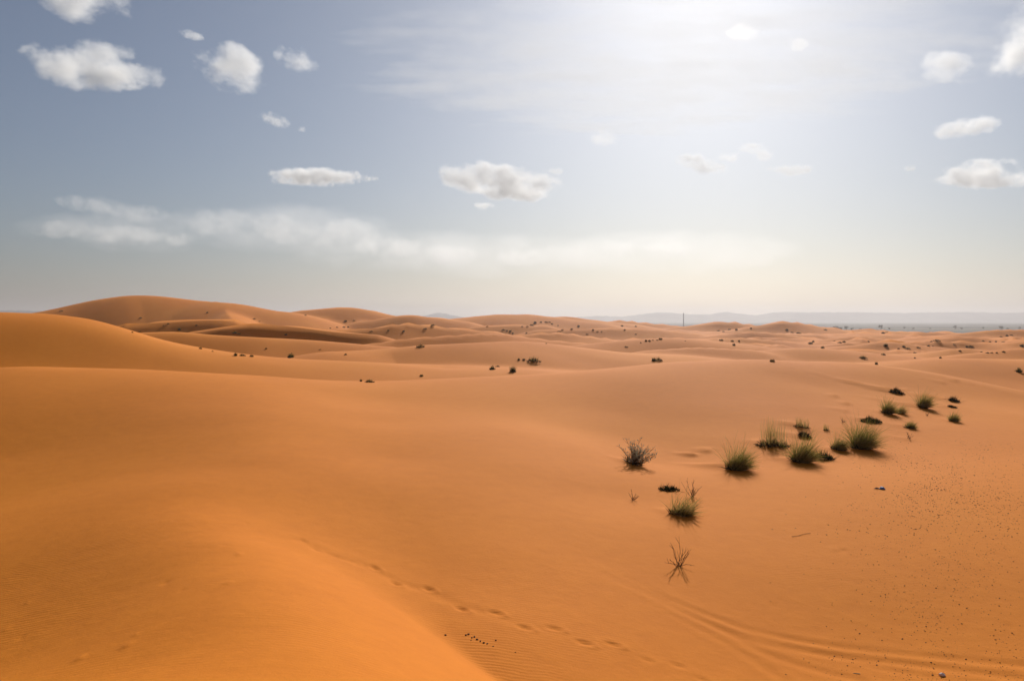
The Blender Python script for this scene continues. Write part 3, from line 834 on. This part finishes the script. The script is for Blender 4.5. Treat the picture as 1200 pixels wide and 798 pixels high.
LEAF = leaf_material('tree_leaf', (.03,.042,.018), (.07,.085,.035), .25)
BARK = rock_material('bark', (.07,.05,.035), (.14,.10,.07), 2)
def tree_model(seed, H, W):
    r = random.Random(seed); root = empty('oasis_tree', (0,0,0)); t, c = Blades(), Blades()
    t.stem((0,0,-.3), (.2,0,H*.5), .35, .22)
    for _ in range(7):
        a = r.uniform(0, 6.28); t.stem((.15,0,H*r.uniform(.3,.5)), (math.cos(a)*W*.35, math.sin(a)*W*.35, H*r.uniform(.6,.85)), .16, .05)
    cl = [Vector((r.uniform(-W,W)*.42, r.uniform(-W,W)*.42, H*r.uniform(.38,.9))) for _ in range(15)]
    for q in cl:
        for _ in range(34):
            v = Vector((r.gauss(0,1), r.gauss(0,1), r.gauss(0,.7)))*W*.075
            c.blade(q+v, fan(r, 0, 2.5), 1.1, .7, .2, 2, r)
    t.build('trunk', BARK, root); c.build('crown', LEAF, root); return root
TM = [tree_model(1, 10, 11), tree_model(2, 8, 12), tree_model(3, 11, 8)]
tu = set()
TREES = [(957,1750,.75),(964,1780,.95),(972,1800,.7),(979,1740,1.15),(985,1820,.95),(992,1760,1.0),(998,1850,.7),(1008,1900,.55),(1032,1850,1.15),(1042,1950,.6),(1070,2050,.6),(1119,1950,1.0),(1127,2000,.6),
         (1090,2100,.5),(1152,2050,.6),(1174,1900,1.05),(1181,2000,.55),(1195,1950,.7),(1060,2200,.6)]
for i, (px, d, s) in enumerate(TREES):
    k = i % 3
    if k in tu:
        o = TM[k].copy(); COL.objects.link(o)
        for ch in TM[k].children:
            c = ch.copy(); COL.objects.link(c); c.parent = o
    else: o = TM[k]; tu.add(k)
    o.location = ((px-CX)/FOC*d, d, PLAIN_Z - .3); o.scale = (s, s, s); o.rotation_euler = (0, 0, i*1.7)
    lab, g = ('hazy grey green tree in the grove beyond the dunes', 'trees of the far grove') if px < 1010 else ('lone hazy tree on the stony plain beyond the dunes', 'scattered trees on the plain')
    tag(o, lab, 'tree', g)

# ---------------------------------------------------------------- clouds: lumpy closed bodies filled with uneven vapour
def cloud_material(name, dens, scale, cut, gain, aniso=.35, stretch=(1,1,1), rough=.62, detail=6.0, step=.45, contrast=1.0, warp=1.5, warp_scale=.8, fallk=.8):
    """vapour thick in the middle of the body and eaten away by noise towards its skin; noise counted in cloud heights"""
    m, N, L, out = material(name)
    tc = N('ShaderNodeTexCoord'); oi = N('ShaderNodeObjectInfo')
    off = N('ShaderNodeVectorMath', operation='SCALE'); off.inputs[0].default_value = (53, 71, 37); L(oi.outputs['Random'], off.inputs['Scale'])
    add = N('ShaderNodeVectorMath', operation='ADD'); L(tc.outputs['Object'], add.inputs[0]); L(off.outputs[0], add.inputs[1])
    mp = N('ShaderNodeMapping'); mp.inputs['Scale'].default_value = stretch; L(add.outputs[0], mp.inputs['Vector'])
    n1 = N('ShaderNodeTexNoise', Scale=scale, Detail=detail, Roughness=rough); L(mp.outputs[0], n1.inputs['Vector'])
    g = N('ShaderNodeVectorMath', operation='MULTIPLY_ADD'); g.inputs[1].default_value = (2, 2, 2); g.inputs[2].default_value = (-1, -1, -1); L(tc.outputs['Generated'], g.inputs[0])
    nw = N('ShaderNodeTexNoise', Scale=warp_scale, Detail=1.0); L(mp.outputs[0], nw.inputs['Vector'])
    wp = N('ShaderNodeVectorMath', operation='MULTIPLY_ADD'); wp.inputs[1].default_value = (warp,)*3; wp.inputs[2].default_value = (-warp*.5,)*3; L(nw.outputs['Color'], wp.inputs[0])
    gw = N('ShaderNodeVectorMath', operation='ADD'); L(g.outputs[0], gw.inputs[0]); L(wp.outputs[0], gw.inputs[1])
    edge = N('ShaderNodeVectorMath', operation='LENGTH'); L(g.outputs[0], edge.inputs[0])
    l0 = N('ShaderNodeVectorMath', operation='LENGTH'); L(gw.outputs[0], l0.inputs[0])
    ln = N('ShaderNodeMath', operation='MAXIMUM'); L(l0.outputs['Value'], ln.inputs[0]); L(math_node(N, L, 'POWER', edge.outputs['Value'], 6.0), ln.inputs[1])
    fall = math_node(N, L, 'ADD', math_node(N, L, 'POWER', ln.outputs[0], 2.0), math_node(N, L, 'MULTIPLY', math_node(N, L, 'POWER', edge.outputs['Value'], 7.0), 1.8))
    v0 = math_node(N, L, 'SUBTRACT', math_node(N, L, 'MULTIPLY', n1.outputs['Fac'], contrast), math_node(N, L, 'MULTIPLY', fall, fallk))
    v1 = math_node(N, L, 'MULTIPLY', math_node(N, L, 'SUBTRACT', v0, cut), gain, clamp=True)
    v2 = math_node(N, L, 'MULTIPLY', v1, dens)
    v = N('ShaderNodeVolumePrincipled'); v.inputs['Color'].default_value = (.985,.985,.985,1); v.inputs['Anisotropy'].default_value = aniso
    L(v2, v.inputs['Density']); L(v.outputs[0], out.inputs['Volume'])
    m.cycles.volume_step_rate = step
    return m
VAPOUR = {'dense': cloud_material('cloud_dense', .0050, 2.0, 1.95, 1.3, contrast=5.0, warp=1.9, stretch=(.8,.9,1.1), fallk=.9, rough=.70, detail=8.0, step=.3), 'thin': cloud_material('cloud_thin', .006, 2.2, 1.6, 1.5, contrast=4.4, rough=.70, detail=8.0, step=.3), 'pale': cloud_material('cloud_pale', .0007, 1.9, 1.5, 1.2, contrast=4.2, rough=.7, detail=8.0), 'faint': cloud_material('cloud_faint', .00026, 2.2, .75, .9, stretch=(.6,.6,1.0), contrast=2.6, rough=.7, detail=8.0)}

TILT = {264: 22, 112: 5, 349: 20, 706: 22, 320: 16, 128: 14, 588: 6, 820: 14, 889: 14, 1134: -8, 100: 10, 224: 12}
def cloud(px, py, w, h, kind, label, seed, alt=2300.0):
    d = alt / ((HY - py) / FOC)
    W, H = w*d/FOC*1.2, h*d/FOC*1.28
    bm = bmesh.new(); bmesh.ops.create_icosphere(bm, subdivisions=4, radius=1)
    off = Vector((seed*3.1, seed*1.7, seed))
    a = W/H*.5
    for v in bm.verts:
        k = 1 + .10*mnoise.noise(v.co*2.5 + off)
        v.co = Vector((v.co.x*a*k, v.co.y*max(a*.6, .5)*k, v.co.z*.5*k))
    me = bpy.data.meshes.new('cloud'); bm.to_mesh(me); bm.free()
    o = link('cloud', me, VAPOUR[kind]); o.scale = (H, H, H)
    o.location = pix(px, py, d); o.rotation_euler = (0, R(TILT.get(px, 0)), 0)
    tag(o, label, 'cloud', 'clouds')
    return o

CLOUD_LIST = [
 (100,4,130,50,'dense','bright ragged cloud highest of all above the tallest dune'),
 (112,78,170,56,'dense','large bright cloud with a small detached lip below it, high over the tallest dune'),
 (156,100,40,14,'dense','small lip of cloud hanging under the large bright cloud'),
 (264,76,104,58,'dense','ragged slanting bright cloud with torn wisps on its upper side'),
 (224,42,34,11,'thin','small torn wisp above the ragged slanting cloud'),
 (349,68,58,34,'dense','small bright leaf shaped cloud beside the ragged slanting one'),
 (320,140,44,18,'dense','small oval cloud with a tiny puff trailing it'),
 (354,152,13,8,'dense','tiny puff trailing the small oval cloud'),
 (372,208,124,18,'thin','long thin flat cloud above the rounded distant dune'),
 (438,209,14,6,'thin','speck of cloud at the end of the long thin flat cloud'),
 (128,245,150,30,'faint','pale slanting cloud bank low over the tallest dune'),
 (150,272,270,50,'faint','dim hazy cloud bank lowest over the tallest dune'),
 (335,270,300,62,'faint','wide pale hazy cloud bank low above the rounded skyline dune'),
 (540,300,420,60,'faint','dim long hazy cloud bank just above the distant skyline'),
 (780,298,330,54,'faint','dim flat hazy cloud above the mast and the mountains'),
 (588,214,178,38,'dense','long humped white cloud with a tapering tail in mid sky'),
 (567,242,26,10,'thin','small faint puff below the long humped cloud'),
 (653,201,24,9,'thin','small faint puff above the tail of the long humped cloud'),
 (706,161,40,22,'dense','small bright lone puff in the pale sky under the thin veil'),
 (820,195,66,24,'dense','ragged small white cloud, lowest of the group of four'),
 (854,184,32,16,'dense','torn little cloud between the ragged and the rounded ones'),
 (889,179,48,20,'dense','smooth rounded little cloud with a bright rim, highest of the group of four'),
 (927,199,58,14,'dense','thin flat little cloud at the end of the group of four'),
 (1112,80,78,44,'dense','bright puffy cloud beside the large grey cloud'),
 (1196,50,92,92,'dense','large billowing grey cloud with bright rims'),
 (1134,149,82,26,'dense','flat based white cloud below the bright puffy one'),
 (1160,205,150,32,'dense','long low white cloud lying under the flat based one'),
 (1066,198,16,7,'thin','tiny faint wisp before the long low white cloud'),
 (934,51,36,18,'thin','small glowing cloud close to the sun'),
 (868,38,44,20,'thin','faint glowing cloud nearest the sun'),
]
PALE_LIST = [(100,240,70,20),(160,250,80,22),(70,268,80,22),(150,276,110,26),(205,280,60,18),(262,262,90,34),(330,268,100,36),(400,274,90,34),(455,290,80,28),(530,298,90,24),(610,302,80,20),(735,290,80,24),(785,292,60,18)]
if CLOUDS:
    for i, c in enumerate(CLOUD_LIST): cloud(*c, seed=i + 1)
    for i, (px, py, w, h) in enumerate(PALE_LIST): cloud(px, py, w, h, 'pale', 'pale hazy heap in the low cloud banks over the tallest dune and the skyline', seed=60 + i)
    # high thin veil of cirrus: a wide shallow layer
    m = cloud_material('cirrus', .0020, .0008, .55, 1.0, .2, (.45, 1.5, 1), .72, 9.0, .6, 1.9, .9, .00025, .55)
    nx = 40; d0, d1 = 15500.0, 27000.0
    bm = bmesh.new(); bmesh.ops.create_icosphere(bm, subdivisions=5, radius=1)
    for v in bm.verts:
        k = 1 + .25*mnoise.noise(v.co*2.2) + .12*mnoise.noise(v.co*5)
        v.co = Vector((v.co.x*9500*k, v.co.y*8000*k, v.co.z*200))
    me = bpy.data.meshes.new('cirrus_veil'); bm.to_mesh(me); bm.free()
    o = link('cirrus_veil', me, m); o.location = (3900, 19800, 6200)
    tag(o, 'thin streaky veil of high cirrus spread below the sun', 'cloud')

# ---------------------------------------------------------------- haze
if HAZE:
    m, N, L, out = material('haze')
    v = N('ShaderNodeVolumePrincipled'); v.inputs['Color'].default_value = (.60,.58,.595,1); v.inputs['Density'].default_value = 1/7500; v.inputs['Anisotropy'].default_value = .5
    L(v.outputs[0], out.inputs['Volume'])
    bm = bmesh.new(); bmesh.ops.create_cube(bm, size=1)
    z0, z1 = PLAIN_Z - 12, 190
    for q in bm.verts: q.co = Vector((q.co.x*29000, q.co.y*29000, z0 + (q.co.z+.5)*(z1-z0)))
    me = bpy.data.meshes.new('haze'); bm.to_mesh(me); bm.free()
    tag(link('haze', me, m), 'pale dusty air over the whole desert', 'haze', kind='stuff')
